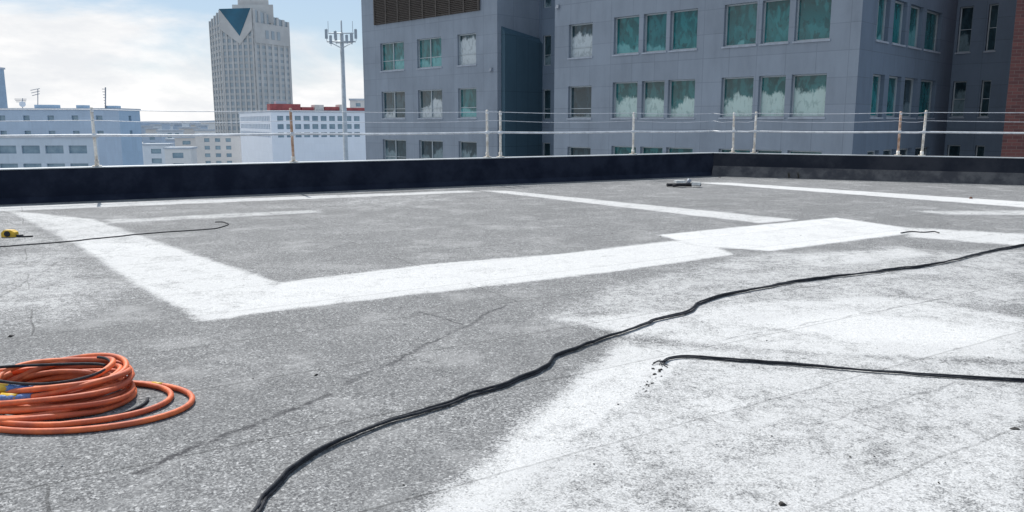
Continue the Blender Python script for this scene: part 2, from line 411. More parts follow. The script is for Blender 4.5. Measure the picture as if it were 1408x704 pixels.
# ---------------- facades ----------------
def facade(root, O, d, n, u0, u1, z0, z1, wins, mw, name='wall', depth=.28, pane=None, frame=None, fw=.07, sill=None, simple=False):
    o = root.location
    def pt(u, z, out=0): return Vector((O[0]+d[0]*u+n[0]*out, O[1]+d[1]*u+n[1]*out, z))
    U = sorted(set([u0, u1]+[w_[0] for w_ in wins]+[w_[1] for w_ in wins])); Z = sorted(set([z0, z1]+[w_[2] for w_ in wins]+[w_[3] for w_ in wins]))
    U = [x for x in U if u0 <= x <= u1]; Z = [x for x in Z if z0 <= x <= z1]
    b_ = MB()
    for i in range(len(U)-1):
        for j in range(len(Z)-1):
            cu = (U[i]+U[i+1])/2; cz = (Z[j]+Z[j+1])/2
            if any(w_[0] < cu < w_[1] and w_[2] < cz < w_[3] for w_ in wins): continue
            b_.face([pt(U[i], Z[j]), pt(U[i+1], Z[j]), pt(U[i+1], Z[j+1]), pt(U[i], Z[j+1])], [(U[i], Z[j]), (U[i+1], Z[j]), (U[i+1], Z[j+1]), (U[i], Z[j+1])])
    for w_ in wins:
        a, c, e, g = w_[:4]
        for p, q_ in (((a, e), (c, e)), ((c, e), (c, g)), ((c, g), (a, g)), ((a, g), (a, e))):
            b_.face([pt(*p), pt(*q_), pt(q_[0], q_[1], -depth), pt(p[0], p[1], -depth)], [(p[0], p[1]), (q_[0], q_[1]), (q_[0]+.1, q_[1]), (p[0]+.1, p[1])])
    b_.build(name, mw, root, o)
    for w_ in wins:
        a, c, e, g = w_[:4]; k = w_[4] if len(w_) > 4 else 1; pm = w_[5] if len(w_) > 5 else pane
        if simple:
            p_ = MB(); p_.face([pt(a, e, -depth+.01), pt(c, e, -depth+.01), pt(c, g, -depth+.01), pt(a, g, -depth+.01)], [(a, 0), (c, 0), (c, 1), (a, 1)])
            p_.build('window', pm, root, o); continue
        f_ = MB()
        def bar(ua, ub, za, zb, o0=-depth+.002, o1=-depth+.1):
            f_.hexa([pt(ua, za, o1), pt(ub, za, o1), pt(ub, za, o0), pt(ua, za, o0)], [pt(ua, zb, o1), pt(ub, zb, o1), pt(ub, zb, o0), pt(ua, zb, o0)])
        bar(a, c, e, e+fw); bar(a, c, g-fw, g); bar(a, a+fw, e+fw, g-fw); bar(c-fw, c, e+fw, g-fw)
        for t in range(1, k):
            um = a+(c-a)*t/k; bar(um-fw*.5, um+fw*.5, e+fw, g-fw)
        if len(w_) > 6 and w_[6]:
            zm = e+(g-e)*w_[6]; bar(a+fw, c-fw, zm-fw*.3, zm+fw*.3, -depth+.004, -depth+.08)
        wo = f_.build('window', frame, root, o)
        for t in range(k):
            ua = a+(c-a)*t/k; ub = a+(c-a)*(t+1)/k
            p_ = MB(); x = -depth+.03
            p_.face([pt(ua, e, x), pt(ub, e, x), pt(ub, g, x), pt(ua, g, x)], [(ua, 0), (ub, 0), (ub, 1), (ua, 1)])
            p_.build('pane', pm, wo, o)
        if sill:
            s_ = MB(); s_.hexa([pt(a-.06, e-.09, .06), pt(c+.06, e-.09, .06), pt(c+.06, e-.09, -.05), pt(a-.06, e-.09, -.05)], [pt(a-.06, e-.004, .05), pt(c+.06, e-.004, .05), pt(c+.06, e-.004, -.05), pt(a-.06, e-.004, -.05)])
            s_.build('sill', sill, wo, o)

# ---- big grey office building
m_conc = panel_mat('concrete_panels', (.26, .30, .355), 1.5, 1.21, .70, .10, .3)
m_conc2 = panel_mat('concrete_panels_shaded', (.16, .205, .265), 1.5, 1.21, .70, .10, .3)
m_bay = panel_mat('shaded_recess_panels', (.065, .12, .16), 1.1, 3.6, .6, .08, .2)  # dark bay slab, the recess shade is put into its colour
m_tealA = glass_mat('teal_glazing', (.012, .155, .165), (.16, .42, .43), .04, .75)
m_tealB = glass_mat('painted_reflection_glazing', (.018, .14, .145), (.50, .64, .61), .50, .85)
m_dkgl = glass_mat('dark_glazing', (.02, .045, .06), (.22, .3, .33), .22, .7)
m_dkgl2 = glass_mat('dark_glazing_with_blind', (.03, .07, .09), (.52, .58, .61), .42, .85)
m_frame = mat('pale_window_frame', (.42, .47, .50), .5, .1, .1, 4)
m_sill = mat('stone_sill', (.38, .42, .48), .8, 0, .2, 3)
O = Vector((14.2, 37.7, 0)); d = Vector((.715, -.70, 0)).normalized(); n = Vector((d.y, -d.x, 0))
if n.y > 0: n = -n
root = thing('office_building', (14, 48, -32), 'large grey concrete office building with rows of teal windows behind the railing', 'building')
ZT = 13.5; ZB = -32
rows = [(5.38, 7.42), (1.84, 3.84), (-1.75, .25)]
uc = u_of(1180, O, d, 4.0)
def W(px0, px1, z0, z1, zref, *x): return (u_of(px0, O, d, zref), u_of(px1, O, d, zref), z0, z1)+x
mains = []
for ri, (a, c) in enumerate(rows):
    zr = 2.8
    for px0, px1 in ((781, 813), (842, 876), (882, 913), (918, 955), (991, 1035), (1042, 1079), (1087, 1135)):
        pm = (m_tealA, m_tealB, m_tealB)[ri] if px0 > 800 else (m_dkgl2, m_dkgl, m_dkgl)[ri]
        mains.append(W(px0, px1, a, c-(0.12 if px0 < 800 else 0), zr, 1, pm, .3 if px0 < 800 else 0))
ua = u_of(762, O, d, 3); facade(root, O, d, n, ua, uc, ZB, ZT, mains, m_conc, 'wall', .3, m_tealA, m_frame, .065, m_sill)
lefts = []
for ri, (a, c) in enumerate(rows):
    for px0, px1, k in ((525, 557, 2), (575, 608, 2), (630, 655, 1)):
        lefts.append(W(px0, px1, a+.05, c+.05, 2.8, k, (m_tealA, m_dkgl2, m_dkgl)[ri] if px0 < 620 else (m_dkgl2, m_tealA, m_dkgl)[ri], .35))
ul0 = u_of(501, O, d, 3); ul1 = u_of(684, O, d, 3)
lv = W(517, 660, 8.85, 10.9, 9)
facade(root, O, d, n, ul0, ul1, ZB, ZT, lefts, m_conc, 'wall', .25, m_tealA, m_frame, .07, m_sill)
m_louv = mat('louvre_metal', (.10, .085, .075), .7, .1, .3, 6)
o = root.location
def pt(u, z, out=0): return O+d*u+n*out+Vector((0, 0, z))
b_ = MB()
b_.hexa([pt(lv[0], lv[2], .05), pt(lv[1], lv[2], .05), pt(lv[1], lv[2], .003), pt(lv[0], lv[2], .003)], [pt(lv[0], lv[3], .05), pt(lv[1], lv[3], .05), pt(lv[1], lv[3], .003), pt(lv[0], lv[3], .003)])
for i in range(16):
    z = lv[2]+.06+i*(lv[3]-lv[2]-.1)/16
    b_.hexa([pt(lv[0]+.05, z, .16), pt(lv[1]-.05, z, .16), pt(lv[1]-.05, z, .052), pt(lv[0]+.05, z, .052)], [pt(lv[0]+.05, z+.03, .16), pt(lv[1]-.05, z+.03, .16), pt(lv[1]-.05, z+.09, .052), pt(lv[0]+.05, z+.09, .052)])
for i in range(9):
    u = lv[0]+(lv[1]-lv[0])*i/8
    b_.hexa([pt(u-.05, lv[2], .18), pt(u+.05, lv[2], .18), pt(u+.05, lv[2], .053), pt(u-.05, lv[2], .053)], [pt(u-.05, lv[3], .18), pt(u+.05, lv[3], .18), pt(u+.05, lv[3], .053), pt(u-.05, lv[3], .053)])
b_.build('louvre', m_louv, root, o)
RD = 4.0
Or = pt(ul1, 0); dr = -n; nr = d
facade(root, Or, dr, nr, 0, RD, ZB, ZT, [], m_conc, 'return_wall')
b_ = MB()
bz = 7.35
def pr(u, z, out): return Or+dr*u+nr*out+Vector((0, 0, z))
b_.hexa([pr(.35, ZB, .35), pr(RD, ZB, .35), pr(RD, ZB, .004), pr(.35, ZB, .004)], [pr(.35, bz, .35), pr(RD, bz-.5, .35), pr(RD, bz-.1, .004), pr(.35, bz+.4, .004)])
b_.build('shaded_bay', m_bay, root, o)
Ob = O-n*RD
def ub_(px): return u_of(px, Ob, d, 4)
u1b = u_of(790, Ob, d, 3)
bw = [(ub_(745)+.1, ub_(757), a_, c_, 1, m_dkgl, .35) for a_, c_ in ((9.2, 11.2), (5.4, 7.4), (1.8, 3.8), (-1.8, .2))]
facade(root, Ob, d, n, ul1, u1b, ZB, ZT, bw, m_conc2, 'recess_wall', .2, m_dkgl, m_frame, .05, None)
Oc = pt(uc, 0); dc = -n; nc = d
ws = []
for ri, (a, c) in enumerate(rows):
    for j, (p0, p1) in enumerate(((1199, 1215), (1221, 1238), (1243, 1260), (1265, 1286))):
        pm = m_dkgl if (j == 2 and ri) else (m_tealA, m_tealA, m_dkgl)[ri]
        ws.append((u_of(p0, Oc, dc, 3), u_of(p1, Oc, dc, 3), a, c, 1, pm))
ue = u_of(1305, Oc, dc, 3)
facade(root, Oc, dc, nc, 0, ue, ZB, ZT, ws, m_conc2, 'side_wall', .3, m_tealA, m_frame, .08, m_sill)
Od = Oc+dc*ue
ws = []
for ri, (a, c) in enumerate(((5.5, 8.0), (1.9, 3.9), (-1.7, .3))):
    for p0, p1 in ((1309, 1327), (1348, 1361)):
        ws.append((u_of(p0, Od, d, 3), u_of(p1, Od, d, 3), a, c, 1, m_dkgl, .5))
ue2 = u_of(1400, Od, d, 3)
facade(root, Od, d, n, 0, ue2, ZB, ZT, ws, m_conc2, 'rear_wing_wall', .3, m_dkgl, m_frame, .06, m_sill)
zv = lambda p, z: p+Vector((0, 0, z))
b_ = MB(); zz = 8.9
E = [Od+n*.2, Od+d*ue2+n*.2, Od+d*ue2+n*.003, Od+n*.003]
b_.hexa([zv(p, zz) for p in E], [zv(p, zz+.3) for p in E]); b_.build('ledge', m_sill, root, o)
b_ = MB(); back = -n*16
poly = [pt(ul0, 0), pt(ul1, 0), pt(ul1, 0, -RD), pt(ua, 0, -RD), pt(ua, 0), pt(uc, 0), Od, Od+d*ue2, Od+d*ue2+back, pt(ul0, 0)+back]
b_.hexa([zv(p, ZT+.002) for p in poly], [zv(p, ZT+.5) for p in poly]); b_.build('roof', m_sill, root, o)
b_ = MB()
for p, q_ in ((poly[9], poly[0]), (poly[8], poly[9]), (poly[7], poly[8]), (poly[3], poly[4])):
    b_.face([zv(p, ZB), zv(q_, ZB), zv(q_, ZT), zv(p, ZT)])
b_.build('back_wall', m_conc2, root, o)
m_ant = mat('antenna_metal', (.3, .33, .38), .6, .3, .2, 4)
for px, z in ((768, 8.3), (676, 4.9)):
    u = u_of(px, O, d, z); b_ = MB()
    b_.hexa([pt(u-.12, z, .18), pt(u+.12, z, .18), pt(u+.12, z, .003), pt(u-.12, z, .003)], [pt(u-.08, z+.22, .1), pt(u+.08, z+.22, .1), pt(u+.08, z+.22, .003), pt(u-.08, z+.22, .003)])
    b_.build('wall_lamp', m_ant, root, o)

# ---- red brick building at the right edge
m_brick, nt, b = nodes('red_brick')
uv = N(nt, 'ShaderNodeUVMap').outputs[0]; br = N(nt, 'ShaderNodeTexBrick'); nt.links.new(uv, br.inputs[0]); br.inputs['Scale'].default_value = 1
br.inputs['Brick Width'].default_value = .42; br.inputs['Row Height'].default_value = .16; br.inputs['Mortar Size'].default_value = .012
br.inputs['Color1'].default_value = (.17, .065, .058, 1); br.inputs['Color2'].default_value = (.10, .042, .042, 1); br.inputs['Mortar'].default_value = (.16, .11, .10, 1)
nt.links.new(br.outputs[0], b.inputs['Base Color']); b.inputs['Roughness'].default_value = .9
p = atY(1388, 100, 38)
root = thing('brick_building', (p.x+5, p.y+2, -32), 'dark red brick building cut off by the right edge of the photo', 'building')
dd = Vector((.97, -.25, 0)).normalized(); nn = Vector((dd.y, -dd.x, 0)); nn = nn if nn.y < 0 else -nn
dsd = Vector((p.x, p.y, 0)).normalized()
O2 = Vector((p.x, p.y, 0))
facade(root, O2, dd, nn, 0, 14, -32, 15, [(3, 4.4, z, z+1.9, 2, m_dkgl) for z in (-2, 1.7, 5.4)], m_brick, 'wall', .2, m_dkgl, m_frame, .07, m_sill)
b_ = MB(); A_ = [O2, O2+dd*14, O2+dd*14+dsd*4.5, O2+dsd*4.5]
for i, j in ((1, 2), (2, 3), (3, 0)): b_.face([zv(A_[i], -32), zv(A_[j], -32), zv(A_[j], 15), zv(A_[i], 15)])
b_.build('side_wall', m_brick, root, root.location)
b_ = MB(); b_.hexa([zv(q_, 15.002) for q_ in A_], [zv(q_, 15.3) for q_ in A_]); b_.build('coping', m_sill, root, root.location)

# ---- generic far building
def block(name, label, cat, px0, pxc, px1, pyt, Y, mw, mg, fl=3.4, wz=1.7, cw=3.4, ww=2.0, ang=25, group=None, zmin=-20, sidewins=True, pxr=None, dep=None, mside=None):
    c = atY(pxc, pyt, Y); zt = c.z
    a = R(ang); d1 = Vector((math.cos(a), math.sin(a), 0)); d2 = Vector((-math.sin(a), math.cos(a), 0))
    Oc = Vector((c.x, c.y, 0))
    L1 = abs(u_of(px1, Oc, d1, zt)); L2 = abs(u_of(px0, Oc, d2, zt)) if px0 != pxc else 8
    L2 = dep or min(L2, L1*2.5+20)
    if pxr: L2 = abs(u_of(pxr, Oc+d1*L1, d2, zt))
    root = thing(name, (c.x, c.y, -32), label, cat, group)
    def wl(L, cap):
        out = []; nC = int((L-1)//cw); m0 = (L-nC*cw)/2
        z = zt-1.4-wz
        while z > zmin:
            for i in range(nC): out.append((m0+i*cw+(cw-ww)/2, m0+i*cw+(cw+ww)/2, z, z+wz))
            z -= fl
        return out[:cap]
    n1 = Vector((d1.y, -d1.x, 0)); n2 = Vector((-math.cos(a), -math.sin(a), 0))
    w1 = wl(L1, 80) if mg else []
    facade(root, Oc, d1, n1, 0, L1, -32, zt, w1, mw, 'wall', .4, mg, simple=True)
    w2 = wl(L2, 98-len(w1)) if (mg and sidewins) else []
    if pxr:
        facade(root, Oc+d1*L1, d2, -n2, 0, L2, -32, zt, w2, mside or mw, 'side_wall', .4, mg, simple=True); w2 = []
    facade(root, Oc+d2*L2, -d2, n2, 0, L2, -32, zt, w2, mw, 'side_wall', .4, mg, simple=True)
    A_ = [Oc, Oc+d1*L1, Oc+d1*L1+d2*L2, Oc+d2*L2]; b_ = MB()
    for i, j in (((2, 3),) if pxr else ((1, 2), (2, 3))): b_.face([zv(A_[i], -32), zv(A_[j], -32), zv(A_[j], zt), zv(A_[i], zt)])
    b_.build('back_wall', mw, root, root.location)
    b_ = MB(); e = Y*.0012; Ex = [A_[0]-d1*e-d2*e, A_[1]+d1*e-d2*e, A_[2]+d1*e+d2*e, A_[3]-d1*e+d2*e]
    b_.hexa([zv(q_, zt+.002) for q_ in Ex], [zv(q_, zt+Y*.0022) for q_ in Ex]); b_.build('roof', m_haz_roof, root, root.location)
    return root, Oc, d1, d2, L1, L2, zt
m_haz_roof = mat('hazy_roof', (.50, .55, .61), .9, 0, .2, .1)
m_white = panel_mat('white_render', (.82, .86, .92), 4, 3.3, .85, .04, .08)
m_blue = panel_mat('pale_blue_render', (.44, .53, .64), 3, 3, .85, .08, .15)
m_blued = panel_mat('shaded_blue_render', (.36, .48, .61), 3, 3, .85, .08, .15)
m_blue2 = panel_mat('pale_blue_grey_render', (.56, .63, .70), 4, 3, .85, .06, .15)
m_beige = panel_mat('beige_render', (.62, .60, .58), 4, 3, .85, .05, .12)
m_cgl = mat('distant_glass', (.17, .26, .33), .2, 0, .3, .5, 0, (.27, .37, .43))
m_red = mat('red_roof_structure', (.42, .10, .10), .7, 0, .3, .5)

r_, Oc, d1, d2, L1, L2, zt = block('apartment_building', 'white building with a grid of small windows, right of the tall tower', 'building', 329, 372, 502, 154, 300, m_white, m_cgl, 3.1, 1.9, 3.3, 2.3, 28, zmin=-7)
o = r_.location
def loc2(u, v, z): return Oc+d1*u+d2*v+Vector((0, 0, z))
m_crm = mat('pale_roof_box', (.7, .66, .62), .8, 0, .2, .5)
for (u0, u1, h, mm) in ((0.5, 12, 2.4, m_red), (12.5, 17, 1.3, m_red), (17.5, 21, 2.2, m_crm), (21.5, 27, 1.5, m_red), (27.3, 29.5, 2.4, m_crm), (30, 38, 1.2, m_red)):
    b_ = MB(); b_.hexa([loc2(u0, 3, zt+.7), loc2(u1, 3, zt+.7), loc2(u1, 9, zt+.7), loc2(u0, 9, zt+.7)], [loc2(u0, 3, zt+.7+h), loc2(u1, 3, zt+.7+h), loc2(u1, 9, zt+.7+h), loc2(u0, 9, zt+.7+h)])
    b_.build('rooftop_structure', mm, r_, o)
b_ = MB(); b_.hexa([loc2(3, 4, zt+3.12), loc2(7, 4, zt+3.12), loc2(7, 8, zt+3.12), loc2(3, 8, zt+3.12)], [loc2(3, 4, zt+4.1), loc2(7, 4, zt+4.1), loc2(7, 8, zt+4.1), loc2(3, 8, zt+4.1)])
b_.build('plant_box', m_haz_roof, r_, o)

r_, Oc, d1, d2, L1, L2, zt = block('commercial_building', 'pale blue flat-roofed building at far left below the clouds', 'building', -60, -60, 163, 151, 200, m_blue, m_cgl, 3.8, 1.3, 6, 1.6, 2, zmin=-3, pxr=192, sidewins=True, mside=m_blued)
for (u0, u1, v0, h) in ((17, 22, 4, .9), (28, 30, 3, .8), (34.5, 37, 5, .7)):
    b_ = MB(); b_.hexa([loc2(u0, v0, zt+.45), loc2(u1, v0, zt+.45), loc2(u1, v0+3, zt+.45), loc2(u0, v0+3, zt+.45)], [loc2(u0, v0, zt+.45+h), loc2(u1, v0, zt+.45+h), loc2(u1, v0+3, zt+.45+h), loc2(u0, v0+3, zt+.45+h)])
    b_.build('plant_box', m_blued, r_, r_.location)
block('commercial_building', 'low pale building with a window band, nearest the parapet at far left', 'building', -80, -80, 128, 190, 150, m_blue2, m_cgl, 3.4, 1.5, 4.4, 3.4, 2, sidewins=False, pxr=134)
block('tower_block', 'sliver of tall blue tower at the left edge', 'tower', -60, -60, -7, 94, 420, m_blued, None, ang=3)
block('commercial_building', 'beige stepped building just left of the white windowed building', 'building', 268, 268, 329, 186, 380, m_beige, m_cgl, 3.6, 1.8, 5, 2.5, 5, sidewins=False)
block('commercial_building', 'brown block rising just behind the right end of the white building', 'building', 481, 481, 530, 138, 420, m_beige, m_cgl, 3.6, 1.8, 5, 2.5, 5, sidewins=False)

m_far = [panel_mat('far_render_%s' % nme, c_, 6, 4, .85, .06, .1) for nme, c_ in (('pale', (.64, .69, .74)), ('sand', (.6, .58, .56)), ('blue', (.42, .50, .60)), ('cream', (.7, .7, .69)))]  # pale base colours hold the distance haze
specs = [(196, 232, 200, 330, 0), (226, 262, 205, 300, 3), (240, 272, 190, 420, 1), (196, 222, 186, 600, 2), (216, 250, 181, 800, 0), (246, 272, 177, 1000, 1), (268, 292, 180, 900, 3), (192, 208, 175, 1400, 2), (208, 236, 173, 1700, 0), (236, 262, 171.5, 2100, 2), (262, 295, 172, 1900, 1), (276, 300, 169, 1300, 3), (0, 30, 167, 1500, 0), (300, 330, 178, 700, 2), (222, 232, 170, 1500, 2), (200, 214, 178, 1000, 1), (250, 258, 169, 1600, 0), (228, 244, 193, 500, 2), (270, 284, 173.5, 1200, 2)]
for i, (p0, p1, py, Y, k) in enumerate(specs):
    if i < 3: lb = ('low pale box building directly beyond the railing, right of the pale blue building', 'low cream building peeking just above the parapet left of the tower base', 'sandy low building between the pale blue building and the tower')[i]; g = None
    else: lb = 'small hazy building in the distant low skyline left of the tower'; g = 'hazy buildings of the distant low skyline'
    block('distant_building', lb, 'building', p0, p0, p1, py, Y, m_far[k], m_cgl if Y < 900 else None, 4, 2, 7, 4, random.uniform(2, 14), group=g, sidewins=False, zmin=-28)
b_ = MB(); prev = None
for i in range(61):
    x = -6000+i*200; h = 8+22*abs(math.sin(i*.41))*abs(math.sin(i*.17+1)); y = 7000
    if prev: b_.face([(prev[0], y, -32), (x, y, -32), (x, y, h), (prev[0], y, prev[1])]); b_.face([(prev[0], y, prev[1]), (x, y, h), (x, y+900, -32), (prev[0], y+900, -32)])
    prev = (x, h)
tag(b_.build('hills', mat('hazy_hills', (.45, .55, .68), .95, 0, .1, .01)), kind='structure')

# ---- tall tower
YT = 500
def tx(px, Y): return atY(px, 60, Y).x
root = thing('skyscraper', (tx(343, 515), 515, -32), 'tall grey beige tower with vertical ribs and dark blue chevron at its top', 'tower')
m_tglass = mat('tower_glass', (.28, .34, .39), .25, 0, .3, .05, 0, (.36, .42, .46))  # distance haze mixed into the glass colour to lighten it
m_trib = mat('tower_stone', (.52, .52, .515), .8, 0, .15, .1)
m_tband = mat('tower_spandrel', (.46, .475, .48), .8, 0, .15, .1)
m_tdark = mat('chevron_glass', (.010, .11, .19), .15, .2, .3, .05)
TT = atY(343, 13, YT).z
plan = [Vector((tx(290, 524), 524, 0)), Vector((tx(305, 500), 500, 0)), Vector((tx(349, 496), 496, 0)), Vector((tx(398, 524), 524, 0)), Vector((tx(393, 545), 545, 0)), Vector((tx(300, 545), 545, 0))]
sh = [TT-4.5, TT-.5, TT, TT-5, TT-5, TT-4.5]
o = root.location
b_ = MB(); b_.hexa([zv(p, -32) for p in plan], [zv(p, z) for p, z in zip(plan, sh)]); b_.build('shaft', m_tglass, root, o)
def piers(i, j, k, wd, zt0, zt1, band, z0=-32):
    a, c = plan[i], plan[j]; e = (c-a); L = e.length; e = e.normalized(); nn = Vector((e.y, -e.x, 0))
    for t in range(k+1):
        b_ = MB(); u = L*t/k; z1 = zt0+(zt1-zt0)*t/k+.3
        wt = wd*(1.8 if t in (0, k) else 1)
        q0, q1 = a+e*max(0, u-wt/2), a+e*min(L, u+wt/2)
        b_.hexa([zv(q0+nn*.6, z0), zv(q1+nn*.6, z0), zv(q1, z0), zv(q0, z0)], [zv(q0+nn*.6, z1), zv(q1+nn*.6, z1), zv(q1, z1), zv(q0, z1)])
        b_.build('rib', m_trib, root, o)
    b_ = MB(); z = -20
    while z < min(zt0, zt1)-2:
        b_.hexa([zv(a+nn*.3, z), zv(c+nn*.3, z), zv(c+nn*.02, z), zv(a+nn*.02, z)], [zv(a+nn*.3, z+band), zv(c+nn*.3, z+band), zv(c+nn*.02, z+band), zv(a+nn*.02, z+band)]); z += 3.8
    b_.build('floor_band', m_tband, root, o)
piers(0, 1, 4, 1.1, sh[0], sh[1], 1.7); piers(1, 2, 6, 1.1, sh[1], sh[2], 1.5); piers(2, 3, 6, 2.0, sh[2], sh[3], 2.0)
a, c = plan[1], plan[2]; e = c-a; nn = Vector((e.y, -e.x, 0)).normalized()
b_ = MB(); zz = lambda p, z, out: p+nn*out+Vector((0, 0, z))
t0 = a+e*.0; t1 = a+e*.98; tm = a+e*.6
zb = atY(330, 50, YT).z
b_.face([zz(tm, zb, 1.1), zz(t1, TT+.2, 1.1), zz(t0, TT+.2, 1.1)]); b_.build('chevron', m_tdark, root, o)
b_ = MB()
b_.face([zz(a, TT+1.6, .95), zz(a, zb+4, .95), zz(tm, zb-5, .95), zz(tm, zb-.2, .95), zz(t0, TT+.4, .95)]); b_.face([zz(tm, zb-5, .95), zz(c, zb+4, .95), zz(c, TT+1.6, .95), zz(t1, TT+.4, .95), zz(tm, zb-.2, .95)])
b_.build('chevron_surround', m_trib, root, o)
for (p0, p1, y0, y1, h0, h1) in ((322, 378, 508, 536, TT-7, TT+4), (330, 372, 512, 532, TT+4.02, TT+7.5), (345, 350, 515, 518, TT+7.52, TT+16)):
    b_ = MB(); b_.hexa([(tx(p0, y0), y0, h0), (tx(p1, y0), y0, h0), (tx(p1, y1), y1, h0), (tx(p0, y1), y1, h0)], [(tx(p0, y0), y0, h1), (tx(p1, y0), y0, h1), (tx(p1, y1), y1, h1), (tx(p0, y1), y1, h1)])
    b_.build('crown', m_trib, root, o)
a, c = plan[2], plan[3]; e = c-a; nn = Vector((e.y, -e.x, 0)).normalized()
b_ = MB(); b_.hexa([zz(a+e*.02, TT-20, .9), zz(a+e*.98, TT-20, .9), zz(a+e*.98, TT-20, .1), zz(a+e*.02, TT-20, .1)], [zz(a+e*.02, TT-8, .9), zz(a+e*.98, TT-8, .9), zz(a+e*.98, TT-8, .1), zz(a+e*.02, TT-8, .1)]); b_.build('plain_band', m_trib, root, o)
for t in (.3, .46, .62):
    b_ = MB(); p0 = a+e*t; p1 = a+e*(t+.08)
    b_.hexa([zz(p0, TT-17, 1.2), zz(p1, TT-17, 1.2), zz(p1, TT-17, .92), zz(p0, TT-17, .92)], [zz(p0, TT-12, 1.2), zz(p1, TT-12, 1.2), zz(p1, TT-12, .92), zz(p0, TT-12, .92)])
    b_.build('opening', m_tglass, root, o)

# ---- antenna mast
YM = 90
m_mast = mat('galvanised_mast', (.55, .59, .62), .5, .2, .2, 2)
m_mast2 = mat('weathered_antenna', (.36, .41, .46), .6, .1, .2, 2)
p = atY(474, 168, YM); zt = atY(474, 32, YM).z; x = p.x
root = thing('antenna_mast', (x, YM, -32), 'slim pale phone mast with antenna clusters on two arms', 'mast'); o = root.location
b_ = MB(); b_.tube([(x, YM, -32), (x, YM, zt-1)], [.40, .22], 14); b_.build('pole', m_mast, root, o)
b_ = MB(); b_.tube([(x, YM, zt-1.3), (x, YM, zt+.3)], .09, 8); b_.build('spigot', m_mast, root, o)
for q0, q1, rr_ in (((x-1.6, YM-.3, zt-2.0), (x+1.6, YM-.3, zt-2.0), .08), ((x-1.4, YM-.3, zt-1.1), (x+1.4, YM-.3, zt-1.1), .06), ((x-.9, YM+1, zt-2.0), (x+.9, YM+1, zt-2.0), .07), ((x, YM-.4, zt-2.0), (x, YM+1, zt-2.0), .07), ((x, YM-.1, zt-2.7), (x+1.3, YM-.3, zt-2.05), .05), ((x, YM-.1, zt-2.7), (x-1.3, YM-.3, zt-2.05), .05)):
    b_ = MB(); b_.tube([q0, q1], rr_, 6); b_.build('crossarm', m_mast, root, o)
for (dx, dy, dz, h) in ((-1.6, -.45, -1.2, 1.0), (-1.15, -.4, -1.8, .9), (-.6, -.5, -1.3, .8), (.65, -.5, -1.7, .8), (1.15, -.4, -1.6, 1.0), (1.65, -.45, -1.2, 1.0), (-.9, 1.1, -1.5, .9), (.9, 1.1, -1.5, .9)):
    b_ = MB(); b_.box((x+dx, YM+dy, zt+dz), .28, .16, h); ap = b_.build('antenna_panel', m_mast2, root, o)
    b_ = MB(); b_.tube([(x+dx, YM+dy+.14, zt+dz-h/2-.2), (x+dx, YM+dy+.14, zt+dz+h/2+.1)], .03, 6); b_.build('mounting_pipe', m_mast2, ap, o)
for dx in (-1.4, 1.3):
    b_ = MB(); b_.tube([(x+dx, YM-.3, zt-1), (x+dx, YM-.3, zt+.2)], .025, 5); b_.build('whip', m_ant, root, o)

# ---- rooftop aerials at far left
for px, y0, y1, lb, yag in ((52, 122, 151, 'tall thin rooftop aerial with short crossbars, middle of the three', 1), (31, 135, 151, 'short squat rooftop aerial with dish, leftmost of the three', 2), (145, 120, 151, 'lattice rooftop aerial on the right of the pale blue building', 3)):
    p0 = atY(px, y1-1, 206); p1 = atY(px, y0, 206)
    root = thing('roof_aerial', p0, lb, 'antenna'); o = root.location
    b_ = MB(); b_.tube([p0, p1], .16 if yag == 3 else .1, 6); b_.build('mast', m_ant, root, o)
    hgt = p1.z-p0.z
    for k in range(3 if yag != 3 else 7):
        b_ = MB(); z = p1.z-hgt*(.08+.13*k); L = (1.4, 1.8, .45)[yag-1]*(1-.1*k)
        b_.tube([(p0.x-L, p0.y, z), (p0.x+L*.6, p0.y+.3, z+(.5 if yag == 1 else 0))], .08, 5)
        b_.build('crossbar', m_ant, root, o)
    if yag == 2:
        b_ = MB(); cpt = Vector((p0.x+.3, p0.y-.4, p0.z+1.2))
        b_.tube([cpt, cpt+Vector((.1, -.1, .02)), cpt+Vector((.2, -.25, .05))], [.15, .5, .75], 12); b_.build('dish', m_white, root, o)

# ---------------- things on the roof ----------------
m_or = mat('orange_hose', (.72, .16, .048), .6, 0, .3, 5, .25, (.42, .085, .038))
m_blk = mat('black_rubber', (.014, .016, .022), .75, 0, .3, 20, .5, (.035, .038, .046), .3)
m_yel = mat('yellow_coupling', (.72, .45, .03), .5, 0, .3, 20)
m_tape = mat('blue_tape', (.04, .12, .36), .5, 0, .4, 30, .3, (.16, .24, .42))
cpos = gnd(80, 558)
root = thing('hose_coil', cpos, 'orange hose coiled in a messy pile with blue tape and yellow couplings', 'hose'); o = root.location
